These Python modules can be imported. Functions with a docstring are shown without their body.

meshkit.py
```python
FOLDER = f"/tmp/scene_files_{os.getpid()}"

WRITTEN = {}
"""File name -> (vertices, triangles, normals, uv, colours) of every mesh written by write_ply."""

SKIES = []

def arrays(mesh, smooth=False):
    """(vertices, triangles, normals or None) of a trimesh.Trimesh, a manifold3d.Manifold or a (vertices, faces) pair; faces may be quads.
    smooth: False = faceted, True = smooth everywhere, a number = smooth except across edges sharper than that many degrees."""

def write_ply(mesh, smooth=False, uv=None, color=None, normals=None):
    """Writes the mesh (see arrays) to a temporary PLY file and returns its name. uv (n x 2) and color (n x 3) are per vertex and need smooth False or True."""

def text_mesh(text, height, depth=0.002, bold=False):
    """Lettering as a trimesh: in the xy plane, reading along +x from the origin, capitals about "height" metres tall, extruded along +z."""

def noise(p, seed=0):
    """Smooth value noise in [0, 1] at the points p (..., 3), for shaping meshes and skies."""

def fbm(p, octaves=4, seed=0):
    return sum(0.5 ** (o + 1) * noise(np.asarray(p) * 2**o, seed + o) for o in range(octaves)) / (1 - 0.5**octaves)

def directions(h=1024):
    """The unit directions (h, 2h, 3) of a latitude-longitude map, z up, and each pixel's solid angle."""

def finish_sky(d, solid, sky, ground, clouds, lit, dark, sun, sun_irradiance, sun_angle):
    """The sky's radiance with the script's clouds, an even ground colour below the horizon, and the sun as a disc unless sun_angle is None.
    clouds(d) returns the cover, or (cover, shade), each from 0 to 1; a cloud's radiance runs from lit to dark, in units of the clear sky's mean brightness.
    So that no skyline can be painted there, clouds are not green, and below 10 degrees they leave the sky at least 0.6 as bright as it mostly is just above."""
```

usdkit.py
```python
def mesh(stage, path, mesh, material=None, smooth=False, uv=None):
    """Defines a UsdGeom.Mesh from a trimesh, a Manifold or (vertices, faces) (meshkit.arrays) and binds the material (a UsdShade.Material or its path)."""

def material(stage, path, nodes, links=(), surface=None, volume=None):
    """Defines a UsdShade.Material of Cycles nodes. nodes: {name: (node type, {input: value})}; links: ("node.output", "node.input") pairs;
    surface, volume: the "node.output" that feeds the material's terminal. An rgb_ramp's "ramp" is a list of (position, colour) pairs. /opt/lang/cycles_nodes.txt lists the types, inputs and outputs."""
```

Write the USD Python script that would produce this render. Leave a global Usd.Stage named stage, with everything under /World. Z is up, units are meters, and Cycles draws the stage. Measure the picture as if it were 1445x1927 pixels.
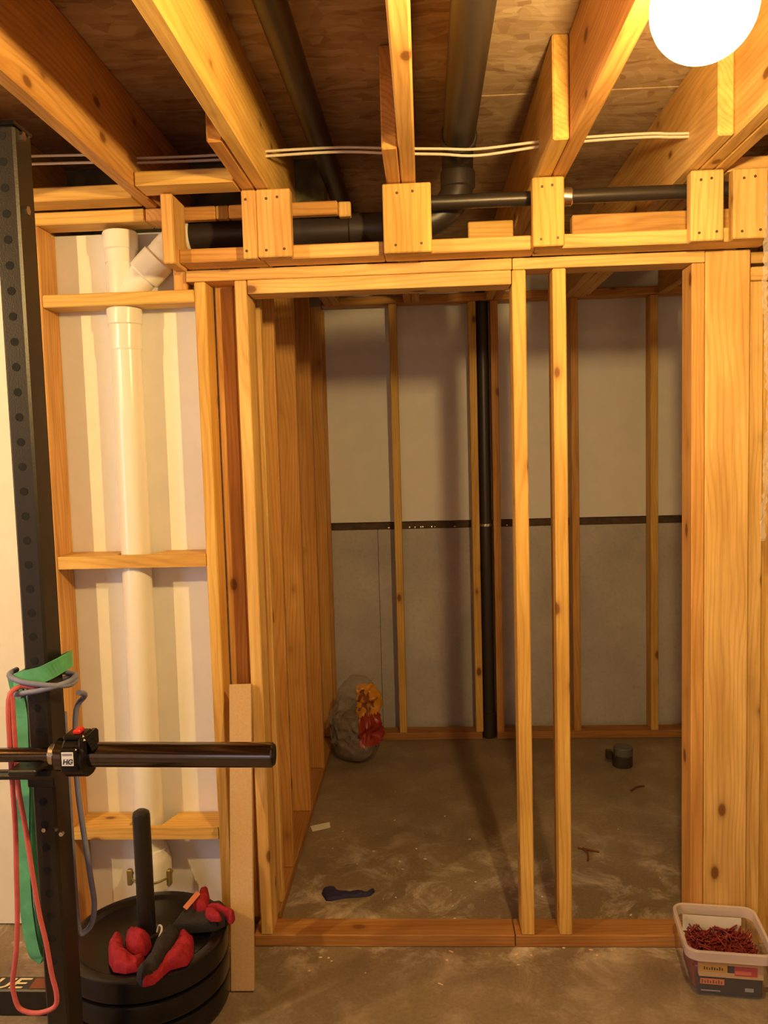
import math, random
import numpy as np, trimesh, shapely
from shapely.geometry import Polygon, Point
from scipy.spatial import Delaunay
import usdkit, meshkit
from pxr import Usd, UsdGeom, UsdLux, UsdShade, Gf, Sdf

stage = Usd.Stage.CreateInMemory()
UsdGeom.SetStageUpAxis(stage, UsdGeom.Tokens.z)
UsdGeom.SetStageMetersPerUnit(stage, 1.0)
UsdGeom.Xform.Define(stage, '/World')
rnd = random.Random(7)
PI = math.pi

# ------------------------------------------------------------------ camera, light, exposure
YAW, PITCH, ROLL, DIST, HEIGHT = 0.05036, 0.08001, -0.02789, 2.3664, 1.5
fwd = np.array([-math.sin(YAW)*math.cos(PITCH), math.cos(YAW)*math.cos(PITCH), -math.sin(PITCH)])
r0 = np.array([math.cos(YAW), math.sin(YAW), 0]); u0 = np.cross(r0, fwd)
right = math.cos(ROLL)*r0 + math.sin(ROLL)*u0
up = -math.sin(ROLL)*r0 + math.cos(ROLL)*u0
cam = UsdGeom.Camera.Define(stage, '/World/camera')
m = np.eye(4); m[0, :3], m[1, :3], m[2, :3], m[3, :3] = right, up, -fwd, (0, -DIST, HEIGHT)
cam.AddTransformOp().Set(Gf.Matrix4d(*m.ravel().tolist()))
cam.CreateHorizontalApertureAttr(36.0); cam.CreateVerticalApertureAttr(36.0*1927/1445)
cam.CreateFocalLengthAttr(36.0*1557/1445)
cam.CreateClippingRangeAttr(Gf.Vec2f(0.05, 60))
cam.CreateExposureAttr(-0.08)

BULB = (1.0, 0.66, 0.24); BULB_NEAR, BULB_UNSEEN = 2250.0, 2800.0; BULB_R = 0.028
cool_light = UsdLux.RectLight.Define(stage, '/World/unseen_cool_light')
cool_light.CreateWidthAttr(1.8); cool_light.CreateHeightAttr(0.9); cool_light.CreateIntensityAttr(6.0); cool_light.CreateColorAttr(Gf.Vec3f(0.72, 0.74, 1.0))
cool_light.AddTranslateOp().Set(Gf.Vec3d(-3.34, -2.1, 1.5)); cool_light.AddRotateYOp().Set(-90.0)   # unseen cool light, placed to light the left wall; faces +x into the room

cool_light2 = UsdLux.RectLight.Define(stage, '/World/unseen_cool_light_rear')
cool_light2.CreateWidthAttr(2.2); cool_light2.CreateHeightAttr(0.9); cool_light2.CreateIntensityAttr(1.0); cool_light2.CreateColorAttr(Gf.Vec3f(0.70, 0.72, 1.0))
cool_light2.AddTranslateOp().Set(Gf.Vec3d(-0.3, -4.34, 1.5)); cool_light2.AddRotateXOp().Set(90.0)   # unseen cool light, placed to light the closet from behind the camera; faces +y

# ------------------------------------------------------------------ helpers
used = {}
def path_for(parent, name):
    base = parent + '/' + name
    if base not in used:
        used[base] = 0
        return base
    used[base] += 1
    return f'{base}_{used[base]:03d}'

LOC = {}
def tag(prim, label=None, cat=None, group=None, kind=None):
    for k, v in (('label', label), ('category', cat), ('group', group), ('kind', kind)):
        if v: prim.SetCustomDataByKey(k, v)

def thing(name, label, cat, loc=(0, 0, 0), group=None, kind=None):
    p = path_for('/World', name)
    x = UsdGeom.Xform.Define(stage, p); x.AddTranslateOp().Set(Gf.Vec3d(*map(float, loc)))
    tag(x.GetPrim(), label, cat, group, kind); LOC[p] = np.array(loc, float)
    return p

def part(parent, name, mesh, mat, label=None, smooth=False, kind=None, loc=None):
    """mesh is given in world coordinates; its prim sits at its own centre."""
    v, f, n = meshkit.arrays(mesh, False)
    c = (v.min(0)+v.max(0))/2 if loc is None else np.array(loc, float)
    p = path_for(parent, name)
    g = usdkit.mesh(stage, p, trimesh.Trimesh(v-c, f, process=False) if smooth is False else trimesh.Trimesh(v-c, f), mat, smooth=smooth)
    g.AddTranslateOp().Set(Gf.Vec3d(*(c-LOC.get(parent, np.zeros(3)))))
    LOC[p] = c
    tag(g.GetPrim(), label, kind=kind)
    return p

def single(name, mesh, mat, label, cat, group=None, kind=None, smooth=False):
    p = part('/World', name, mesh, mat, label, smooth, kind)
    tag(stage.GetPrimAtPath(p), None, cat, group)
    return p
LOC['/World'] = np.zeros(3)

def cat_(*ms): return trimesh.util.concatenate(ms)

def rbox(x0, x1, y0, y1, z0, z1, ch=0.003):
    ch = min(ch, (x1-x0)/3, (y1-y0)/3, (z1-z0)/3)
    pts = []
    for X, sx in ((x0, 1), (x1, -1)):
        for Y, sy in ((y0, 1), (y1, -1)):
            for Z, sz in ((z0, 1), (z1, -1)):
                pts += [(X, Y+sy*ch, Z+sz*ch), (X+sx*ch, Y, Z+sz*ch), (X+sx*ch, Y+sy*ch, Z)]
    return trimesh.convex.convex_hull(np.array(pts))

def frame_to(d):
    d = d/np.linalg.norm(d); a = np.array([0, 0, 1.0]) if abs(d[2]) < .9 else np.array([1.0, 0, 0])
    u = np.cross(a, d); u /= np.linalg.norm(u); return u, np.cross(d, u)

def sweep(pts, section, closed=False, caps=True, up=None):
    """section: (k,2) outline; up: fixed direction for the section's second axis."""
    P = np.array(pts, float); n = len(P)
    T = np.roll(P, -1, 0)-np.roll(P, 1, 0) if closed else np.gradient(P, axis=0)
    T /= np.linalg.norm(T, axis=1, keepdims=True)
    sec = np.array(section, float); k = len(sec); V = []; u = None
    for i in range(n):
        t = T[i]
        if up is not None:
            u = np.cross(np.array(up, float), t); u /= np.linalg.norm(u)
        elif u is None: u = frame_to(t)[0]
        else:
            u = u-t*(u@t); u /= np.linalg.norm(u)
        w = np.cross(t, u)
        V += [P[i]+a*u+b*w for a, b in sec]
    F = []
    for i in range(n if closed else n-1):
        j = (i+1) % n
        for q in range(k):
            r = (q+1) % k
            F += [(i*k+q, i*k+r, j*k+r), (i*k+q, j*k+r, j*k+q)]
    V = list(V)
    if caps and not closed:
        V += [P[0], P[-1]]; a, b = len(V)-2, len(V)-1
        for q in range(k):
            r = (q+1) % k
            F += [(a, r, q), (b, (n-1)*k+q, (n-1)*k+r)]
    return trimesh.Trimesh(np.array(V), np.array(F), process=False)

def ring(r, n=16, ry=None):
    return [(r*math.cos(2*PI*i/n), (ry or r)*math.sin(2*PI*i/n)) for i in range(n)]

def tube(pts, r, n=16, closed=False): return sweep(pts, ring(r, n), closed)

def smooth_path(pts, per=8, closed=False):
    P = np.array(pts, float); n = len(P); out = []
    for i in range(n if closed else n-1):
        if closed: a, b, c, d = P[(i-1) % n], P[i], P[(i+1) % n], P[(i+2) % n]
        else: a, b, c, d = P[max(i-1, 0)], P[i], P[i+1], P[min(i+2, n-1)]
        for s in np.arange(per)/per:
            out.append(.5*((2*b)+(-a+c)*s+(2*a-5*b+4*c-d)*s*s+(-a+3*b-3*c+d)*s**3))
    if not closed: out.append(P[-1])
    return np.array(out)

def lathe(profile, c=(0, 0, 0), axis='z', n=40):
    """profile: (radius, height) pairs from bottom to top, closed to the axis at both ends."""
    pr = [(0, profile[0][1])]+list(profile)+[(0, profile[-1][1])]
    V, F = [], []
    for r, h in pr:
        for i in range(n):
            a = 2*PI*i/n; V.append((r*math.cos(a), r*math.sin(a), h))
    for j in range(len(pr)-1):
        for i in range(n):
            k = (i+1) % n; F += [(j*n+i, j*n+k, (j+1)*n+k), (j*n+i, (j+1)*n+k, (j+1)*n+i)]
    V = np.array(V)
    if axis == 'x': V = V[:, [2, 0, 1]]
    if axis == 'y': V = V[:, [1, 2, 0]]
    t = trimesh.Trimesh(V+np.array(c), F); t.update_faces(t.nondegenerate_faces()); return t

def cyl(p0, p1, r, n=20, ch=0.0):
    p0, p1 = np.array(p0, float), np.array(p1, float); d = p1-p0; L = np.linalg.norm(d); u, w = frame_to(d); d = d/L
    rows = [(r-ch, 0), (r, ch), (r, L-ch), (r-ch, L)] if ch else [(r, 0), (r, L)]
    V = [p0+d*h+rr*(math.cos(2*PI*i/n)*u+math.sin(2*PI*i/n)*w) for rr, h in rows for i in range(n)]+[p0, p1]
    F = []
    for j in range(len(rows)-1):
        for i in range(n):
            k = (i+1) % n; F += [(j*n+i, j*n+k, (j+1)*n+k), (j*n+i, (j+1)*n+k, (j+1)*n+i)]
    a, b = len(V)-2, len(V)-1; t = (len(rows)-1)*n
    for i in range(n):
        k = (i+1) % n; F += [(a, k, i), (b, t+i, t+k)]
    return trimesh.Trimesh(np.array(V), np.array(F), process=False)

def puffy(outline, thick, z0=0.0, step=0.0042, seed=0, crumple=0.3, edge=0.02, scale=60):
    """A cloth lump over an outline in plan: flat below, domed and creased above."""
    poly = Polygon([(a[0], a[1]) for a in outline]).buffer(0)
    if poly.geom_type != 'Polygon': poly = max(poly.geoms, key=lambda g: g.area)
    poly = poly.buffer(-.006).buffer(.012).buffer(-.006)
    if poly.geom_type != 'Polygon': poly = max(poly.geoms, key=lambda g: g.area)
    x0, y0, x1, y1 = poly.bounds; pts = []
    for i, x in enumerate(np.arange(x0, x1, step)):
        for y in np.arange(y0, y1, step): pts.append((x, y+(i % 2)*step/2))
    pts = [q for q in pts if poly.contains(Point(q)) and poly.exterior.distance(Point(q)) > step*.45]
    L = poly.exterior.length; b = [poly.exterior.interpolate(s).coords[0] for s in np.arange(0, L-step*.5, step)]
    A = np.array(b+pts); tri = Delaunay(A).simplices
    cen = A[tri].mean(1); tri = tri[[poly.contains(Point(q)) for q in cen]]
    dist = np.array([0.0 if i < len(b) else poly.exterior.distance(Point(q)) for i, q in enumerate(A)])
    dome = np.sqrt(np.clip(1-(1-np.clip(dist/edge, 0, 1))**2, 0, 1))
    nz = meshkit.fbm(np.c_[A*scale, np.zeros(len(A))], 3, seed)
    top = z0+.004*(dist > 0)+thick*dome*(1-crumple+2*crumple*(nz-.25))
    n = len(A); V = np.vstack([np.c_[A, top], np.c_[A, np.full(n, z0)]])
    e1 = np.cross(A[tri[:, 1]]-A[tri[:, 0]], A[tri[:, 2]]-A[tri[:, 0]]); tri = np.where((e1 < 0)[:, None], tri[:, ::-1], tri)
    F = np.vstack([tri, tri[:, ::-1]+n]); nb = len(b)
    S = []
    for i in range(nb):
        j = (i+1) % nb; S += [(i+n, j+n, j), (i+n, j, i)]
    return trimesh.Trimesh(V, np.vstack([F, np.array(S)]))

# ------------------------------------------------------------------ materials
LK = '/World/Looks'
UsdGeom.Scope.Define(stage, LK)
def plain(name, col, rough=.5, metal=0.0, spec=.5, noise=0.0, nscale=40, bump=0.0, **kw):
    nodes = {'p': ('principled_bsdf', {'base_color': col, 'roughness': rough, 'metallic': metal, 'specular_ior_level': spec, **kw})}
    links = []
    if noise or bump:
        nodes['g'] = ('geometry', {}); nodes['n'] = ('noise_texture', {'scale': nscale, 'detail': 4.0}); links.append(('g.position', 'n.vector'))
    if noise:
        c = np.array(col); nodes['r'] = ('rgb_ramp', {'ramp': [(.25, tuple(c*(1-noise))), (.75, tuple(np.minimum(c*(1+noise), 1)))]})
        links += [('n.fac', 'r.fac'), ('r.color', 'p.base_color')]
    if bump:
        nodes['b'] = ('bump', {'strength': bump, 'distance': .004}); links += [('n.fac', 'b.height'), ('b.normal', 'p.normal')]
    return usdkit.material(stage, f'{LK}/{name}', nodes, links, surface='p.BSDF')

def wood(name, axis, light, dark, off, tone=1.0, knots=1.0):
    s = [7.0, 7.0, 7.0]; s[axis] = 1.1                      # warp of the grain
    k = [9.0, 9.0, 9.0]; k[axis] = 5.0                      # knots
    f = [260.0, 260.0, 260.0]; f[axis] = 9.0                # fibres
    perp = {0: (0, .75, .66), 1: (.75, 0, .66), 2: (.70, .71, 0)}[axis]
    L, D = np.array(light)*tone, np.array(dark)*tone; D = L+(D-L)*.5
    nodes = {
        'g': ('geometry', {}), 'o': ('vector_math', {'math_type': 'add', 'vector2': off}),
        'm1': ('vector_math', {'math_type': 'multiply', 'vector2': s}), 'n1': ('noise_texture', {'scale': 1.0, 'detail': 2.0, 'roughness': .45}),
        'd': ('vector_math', {'math_type': 'dot_product', 'vector2': perp}),
        'w': ('math', {'math_type': 'multiply_add', 'value2': .11}),
        'k1': ('math', {'math_type': 'multiply', 'value2': 2*PI/.011}), 'sn': ('math', {'math_type': 'sine'}),
        'h': ('math', {'math_type': 'multiply_add', 'value2': .5, 'value3': .5}),
        'rp': ('rgb_ramp', {'ramp': [(0, tuple(L*1.04)), (.5, tuple(L)), (.85, tuple((L+D)/2)), (1, tuple(D))]}),
        'm2': ('vector_math', {'math_type': 'multiply', 'vector2': f}), 'n2': ('noise_texture', {'scale': 1.0, 'detail': 2.0}),
        'r2': ('rgb_ramp', {'ramp': [(.3, (.86, .84, .80)), (.7, (1.06, 1.06, 1.06))]}),
        'x1': ('mix_color', {'blend_type': 'multiply', 'fac': .8}),
        'n3': ('noise_texture', {'scale': 2.6, 'detail': 1.0}), 'r3': ('rgb_ramp', {'ramp': [(.3, (.80, .71, .60)), (.7, (1.06, 1.06, 1.06))]}),
        'x3': ('mix_color', {'blend_type': 'multiply', 'fac': .9}),
        'm3': ('vector_math', {'math_type': 'multiply', 'vector2': k}), 'v': ('voronoi_texture', {'scale': 1.0, 'feature': 'f1', 'randomness': 1.0}),
        'kr': ('rgb_ramp', {'ramp': [(0, (1, 1, 1)), (.085*knots, (.92, .92, .92)), (.115*knots, (.35, .35, .35)), (.17*knots, (.10, .10, .10)), (.32*knots, (0, 0, 0))]}),
        'kc': ('mix_color', {'blend_type': 'mix', 'b': (.20, .075, .018)}),
        'p': ('principled_bsdf', {'roughness': .58, 'specular_ior_level': .3}),
    }
    links = [('g.position', 'o.vector1'), ('o.vector', 'm1.vector1'), ('m1.vector', 'n1.vector'), ('o.vector', 'd.vector1'),
             ('n1.fac', 'w.value1'), ('d.value', 'w.value3'), ('w.value', 'k1.value1'), ('k1.value', 'sn.value1'), ('sn.value', 'h.value1'), ('h.value', 'rp.fac'),
             ('o.vector', 'm2.vector1'), ('m2.vector', 'n2.vector'), ('n2.fac', 'r2.fac'), ('rp.color', 'x1.a'), ('r2.color', 'x1.b'),
             ('m1.vector', 'n3.vector'), ('n3.fac', 'r3.fac'), ('x1.result', 'x3.a'), ('r3.color', 'x3.b'),
             ('o.vector', 'm3.vector1'), ('m3.vector', 'v.vector'), ('v.distance', 'kr.fac'), ('kr.color', 'kc.fac'), ('x3.result', 'kc.a'), ('kc.result', 'p.base_color')]
    return usdkit.material(stage, f'{LK}/{name}', nodes, links, surface='p.BSDF')

TONES = [((0.740, 0.451, 0.155), (0.600, 0.294, 0.076)), ((0.680, 0.377, 0.118), (0.540, 0.245, 0.059)), ((0.780, 0.519, 0.189), (0.660, 0.363, 0.101)), ((0.620, 0.328, 0.097), (0.480, 0.206, 0.050)), ((0.740, 0.470, 0.134), (0.620, 0.333, 0.063)), ((0.440, 0.221, 0.071), (0.340, 0.147, 0.042))]
WOOD = [[wood(f'wood_{"abc"[a]}_{i}', a, l, d, (3.1*i+.7*a, 1.7*i, 2.3*i+a)) for i, (l, d) in enumerate(TONES)] for a in range(3)]
def pick(i, axis): return WOOD[axis][i % 6]

def board(parent, name, x0, x1, y0, y1, z0, z1, tone=None, label=None, ch=.003):
    dims = (x1-x0, y1-y0, z1-z0); ax = int(np.argmax(dims))
    t = rnd.randrange(5) if tone is None else tone
    return part(parent, name, rbox(x0, x1, y0, y1, z0, z1, ch), pick(t, ax), label)

foam = plain('white_foam', (.87, .86, .835), .6, noise=.03, nscale=14)
pvc = plain('white_pvc', (.88, .86, .78), .22)
abs_m = plain('black_abs', (.030, .022, .018), .42)
iron = plain('black_iron', (.05, .04, .035), .38, metal=.4)
steel_black = plain('black_powder_coat', (.016, .0125, .010), .40, noise=.25, nscale=300, bump=.12)
hole_m = plain('hole_shadow', (.004, .004, .004), .9)
chrome = plain('bright_bolt', (.75, .72, .68), .25, metal=1.0)
bar_m = plain('black_oxide', (.15, .135, .14), .13, metal=1.0)
rubber = plain('black_rubber', (.006, .005, .0055), .25, spec=.4, noise=.3, nscale=120)
screw_m = plain('screw_dark', (.10, .05, .02), .5)
cable_m = plain('cable_sheath', (.78, .70, .58), .45)
band_green = plain('green_band', (.10, .42, .20), .55, noise=.25, nscale=30)
band_blue = plain('blue_grey_band', (.20, .22, .36), .55, noise=.2, nscale=30)
band_pink = plain('pink_band', (.60, .125, .125), .5, noise=.15, nscale=30)
red_cloth = plain('red_cloth', (.30, .005, .018), .8, noise=.25, nscale=90, bump=.5)
black_cloth = plain('black_cloth', (.015, .013, .014), .75, noise=.3, nscale=200, bump=.4)
red_plastic = plain('red_plastic', (.62, .02, .015), .4)
white_label = plain('white_label', (.80, .82, .88), .5)
ink = plain('dark_ink', (.03, .03, .05), .6)
grey_ink = plain('grey_ink', (.28, .30, .36), .6)
cream_ink = plain('cream_ink', (.80, .68, .42), .5)
rust_ink = plain('rust_print', (.22, .06, .02), .55)
blue_tape = plain('blue_tape', (.022, .022, .085), .7, bump=.2, nscale=120)
paper_m = plain('white_paper', (.80, .77, .72), .8)
tan_plank = plain('tan_fibreboard', (.56, .38, .19), .75, noise=.08, nscale=160)
red_screw = plain('coated_screws', (.26, .035, .035), .38, metal=.3)
twig_m = plain('reddish_splinter', (.15, .035, .015), .8)
chip_m = plain('wood_shaving', (.78, .58, .40), .8)
plaster_m = plain('plaster_crumb', (.82, .78, .70), .9)
yellow_box = plain('yellow_print', (.74, .42, .03), .5)
redbox = plain('red_print', (.52, .03, .05), .5)
pinkprint = plain('pale_red_print', (.72, .16, .12), .5)
navy_box = plain('dark_navy_card', (.018, .014, .026), .45)
orange_print = plain('orange_print', (.62, .20, .10), .5)
orange_label = plain('orange_bag_print', (.62, .26, .02), .35)
red_label = plain('red_bag_print', (.30, .03, .015), .35)
grey_abs = plain('grey_cap', (.09, .09, .085), .4)
porcelain = plain('porcelain', (.82, .80, .76), .3)
rim_insul = plain('dark_rim_insulation', (.17, .155, .075), .9, noise=.6, nscale=16, bump=.5)
brass_m = plain('brassy_clip', (.30, .24, .08), .45, metal=.5)
dark_gap = plain('dark_ledger', (.10, .06, .035), .8, noise=.4, nscale=30)
plain_wall = plain('painted_wall', (.62, .58, .53), .8, noise=.05, nscale=3)

globe_m = usdkit.material(stage, f'{LK}/frosted_globe', {'t': ('transparent_bsdf', {}), 'd': ('translucent_bsdf', {'color': (.95, .95, .95)}), 'm': ('mix_closure', {'fac': .12})}, [('t.BSDF', 'm.closure1'), ('d.BSDF', 'm.closure2')], surface='m.closure')
bulb_near, bulb_unseen = (usdkit.material(stage, f'{LK}/{n}', {'e': ('emission', {'color': BULB, 'strength': s})}, [], surface='e.emission') for n, s in (('glowing_bulb', BULB_NEAR), ('glowing_bulb_unseen', BULB_UNSEEN)))

def layered(name, base, nodes, links, rough=.8, bump=None, spec=.3):
    nodes = {'g': ('geometry', {}), 'p': ('principled_bsdf', {'roughness': rough, 'specular_ior_level': spec}), **nodes}
    return usdkit.material(stage, f'{LK}/{name}', nodes, links+[(base, 'p.base_color')], surface='p.BSDF')

# oriented strand board: overlapping flakes in several directions
osb = layered('strand_board', 'x2.result', {
    'a': ('vector_math', {'math_type': 'multiply', 'vector2': (9, 60, 20)}), 'wn': ('noise_texture', {'scale': 5.0, 'detail': 2.0}),
    'wa': ('vector_math', {'math_type': 'multiply', 'vector2': (.12, .12, .12)}), 'wo': ('vector_math', {'math_type': 'add'}),
    'v1': ('voronoi_texture', {'scale': 1.0}), 's1': ('separate_color', {}),
    'b': ('vector_math', {'math_type': 'multiply', 'vector2': (30, 34, 20)}), 'v2': ('voronoi_texture', {'scale': 1.0}), 's2': ('separate_color', {}),
    'r1': ('rgb_ramp', {'ramp': [(0, (.28, .15, .08)), (.12, (.44, .31, .19)), (.6, (.52, .39, .24)), (1, (.62, .48, .32))]}),
    'r2': ('rgb_ramp', {'ramp': [(0, (.22, .09, .05)), (.10, (.40, .26, .15)), (.7, (.50, .37, .22)), (1, (.62, .48, .32))]}),
    'x1': ('mix_color', {'fac': .45}), 'n': ('noise_texture', {'scale': 2.2, 'detail': 3.0}), 'r3': ('rgb_ramp', {'ramp': [(.32, (.55, .46, .40)), (.6, (1, 1, 1))]}),
    'x2': ('mix_color', {'blend_type': 'multiply', 'fac': 1.0}), 'bp': ('bump', {'strength': .35, 'distance': .003})},
    [('g.position', 'wn.vector'), ('wn.color', 'wa.vector1'), ('g.position', 'wo.vector1'), ('wa.vector', 'wo.vector2'), ('wo.vector', 'a.vector1'), ('a.vector', 'v1.vector'), ('v1.color', 's1.color'), ('s1.r', 'r1.fac'),
     ('wo.vector', 'b.vector1'), ('b.vector', 'v2.vector'), ('v2.color', 's2.color'), ('s2.g', 'r2.fac'), ('r1.color', 'x1.a'), ('r2.color', 'x1.b'),
     ('g.position', 'n.vector'), ('n.fac', 'r3.fac'), ('x1.result', 'x2.a'), ('r3.color', 'x2.b'), ('s1.g', 'bp.height'), ('bp.normal', 'p.normal')])

# concrete slab: mottled, with scattered plaster dust
concrete = layered('concrete', 'x2.result', {
    'n1': ('noise_texture', {'scale': 3.0, 'detail': 6.0, 'roughness': .65}), 'r1': ('rgb_ramp', {'ramp': [(.3, (.20, .155, .105)), (.5, (.265, .205, .140)), (.7, (.335, .265, .185))]}),
    'n2': ('noise_texture', {'scale': 90.0, 'detail': 3.0}), 'r2': ('rgb_ramp', {'ramp': [(.3, (.82, .82, .82)), (.7, (1.1, 1.1, 1.1))]}), 'x1': ('mix_color', {'blend_type': 'multiply', 'fac': .8}),
    'n3': ('noise_texture', {'scale': 6.0, 'detail': 8.0, 'roughness': .75, 'distortion': .6}), 'r3': ('rgb_ramp', {'ramp': [(.49, (0, 0, 0)), (.60, (.5, .5, .5)), (.70, (1, 1, 1))]}),
    'sp': ('separate_xyz', {}), 'my': ('rgb_ramp', {'ramp': [(0, (.12, .12, .12)), (.29, (.35, .35, .35)), (.33, (1, 1, 1)), (.42, (1, 1, 1)), (.62, (.15, .15, .15)), (1, (.1, .1, .1))]}), 'yn': ('map_range', {'from_min': -1.0, 'from_max': 2.0, 'to_min': 0.0, 'to_max': 1.0, 'clamp': True}), 'mm': ('mix_color', {'blend_type': 'multiply', 'fac': 1.0}),
    'x2': ('mix_color', {'blend_type': 'mix', 'b': (.74, .66, .57)}), 'bp': ('bump', {'strength': .2, 'distance': .002}), 'rr': ('rgb_ramp', {'ramp': [(.3, (.42, .42, .42)), (.7, (.62, .62, .62))]})},
    [('g.position', 'n1.vector'), ('n1.fac', 'r1.fac'), ('g.position', 'n2.vector'), ('n2.fac', 'r2.fac'), ('r1.color', 'x1.a'), ('r2.color', 'x1.b'),
     ('g.position', 'n3.vector'), ('n3.fac', 'r3.fac'), ('g.position', 'sp.vector'), ('sp.y', 'yn.value'), ('yn.result', 'my.fac'), ('r3.color', 'mm.a'), ('my.color', 'mm.b'), ('mm.result', 'x2.fac'), ('x1.result', 'x2.a'), ('n2.fac', 'bp.height'), ('bp.normal', 'p.normal'), ('n1.fac', 'rr.fac'), ('rr.color', 'p.roughness')], spec=.35)

foundation = layered('foundation_wall', 'x1.result', {
    'n1': ('noise_texture', {'scale': 4.0, 'detail': 6.0, 'roughness': .6}), 'r1': ('rgb_ramp', {'ramp': [(.3, (.46, .44, .43)), (.7, (.60, .57, .55))]}),
    'n2': ('noise_texture', {'scale': 60.0, 'detail': 3.0}), 'r2': ('rgb_ramp', {'ramp': [(.32, (.88, .88, .88)), (.5, (1, 1, 1))]}), 'x1': ('mix_color', {'blend_type': 'multiply', 'fac': .7})},
    [('g.position', 'n1.vector'), ('n1.fac', 'r1.fac'), ('g.position', 'n2.vector'), ('n2.fac', 'r2.fac'), ('r1.color', 'x1.a'), ('r2.color', 'x1.b')])

def film(name, col, clear, rough=.25, wrinkle=0.0):
    nodes = {'t': ('transparent_bsdf', {}), 'p': ('principled_bsdf', {'base_color': col, 'roughness': rough, 'specular_ior_level': .6}), 'm': ('mix_closure', {'fac': 1-clear})}
    links = [('t.BSDF', 'm.closure1'), ('p.BSDF', 'm.closure2')]
    if wrinkle:
        nodes |= {'g': ('geometry', {}), 'n': ('noise_texture', {'scale': 45.0, 'detail': 4.0, 'distortion': 1.5}), 'b': ('bump', {'strength': wrinkle, 'distance': .01})}
        links += [('g.position', 'n.vector'), ('n.fac', 'b.height'), ('b.normal', 'p.normal')]
    return usdkit.material(stage, f'{LK}/{name}', nodes, links, surface='m.closure')
bin_m = film('milky_plastic', (.74, .66, .62), .95, .3)
bin_rim_m = film('milky_plastic_rim', (.80, .70, .66), .35, .3)
bag_m = film('clear_bag', (.42, .36, .32), .66, .08, 1.0)
sheet_m = film('clear_sheet', (.85, .80, .72), .72, .12, .8)
bag_fill = plain('kindling_fill', (.20, .15, .10), .85, noise=.5, nscale=35, bump=.8)

# ------------------------------------------------------------------ the setting: shell
JB = 2.190            # underside of the joists
DECK = 2.425
part('/World', 'floor', rbox(-3.4, 2.9, -4.4, 2.0, -.12, 0, .001), concrete)
tag(stage.GetPrimAtPath('/World/floor'), 'dusty grey-brown concrete basement floor', 'floor', kind='structure')

ceil = thing('ceiling', 'open ceiling of wooden joists under strand board decking', 'ceiling', kind='structure')
for y0, y1 in ((-4.4, -2.505), (-2.5, -1.28), (-1.277, -.063), (-.058, 1.16), (1.163, 2.0)):
    for x0, x1 in ((-3.4, -1.2), (-1.197, 1.24), (1.243, 2.9)):
        part(ceil, 'subfloor_panel', rbox(x0, x1, y0, y1, DECK, DECK+.02, .002), osb)
def joist(x0, x1, y0, y1, tone, label=None): board(ceil, 'joist', x0, x1, y0, y1, JB, DECK-.0005, tone, label, ch=.004)
for x, t in ((-.775, 1), (-.433, 4), (-.044, 0), (.352, 1), (.731, 2)): joist(x, x+.038, -4.36, 1.74, t)
for x in (-3.2, -2.8, -2.45, -2.069, -1.6, -1.18, 1.14, 1.55, 1.95, 2.35): joist(x, x+.038, -4.36, 1.74, None)
joist(-.472, -.4345, -.47, 1.74, 3, 'short lap joist nailed beside the long one')
joist(-.083, -.0455, -.375, 1.74, 1); joist(.313, .3505, -.385, 1.74, 4); joist(.692, .7295, -.365, 1.74, 2); joist(.770, .807, -.60, 1.74, 2)
board(ceil, 'blocking', -1.14, -.777, -.089, -.001, JB+.002, JB+.039, 4)
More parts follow.
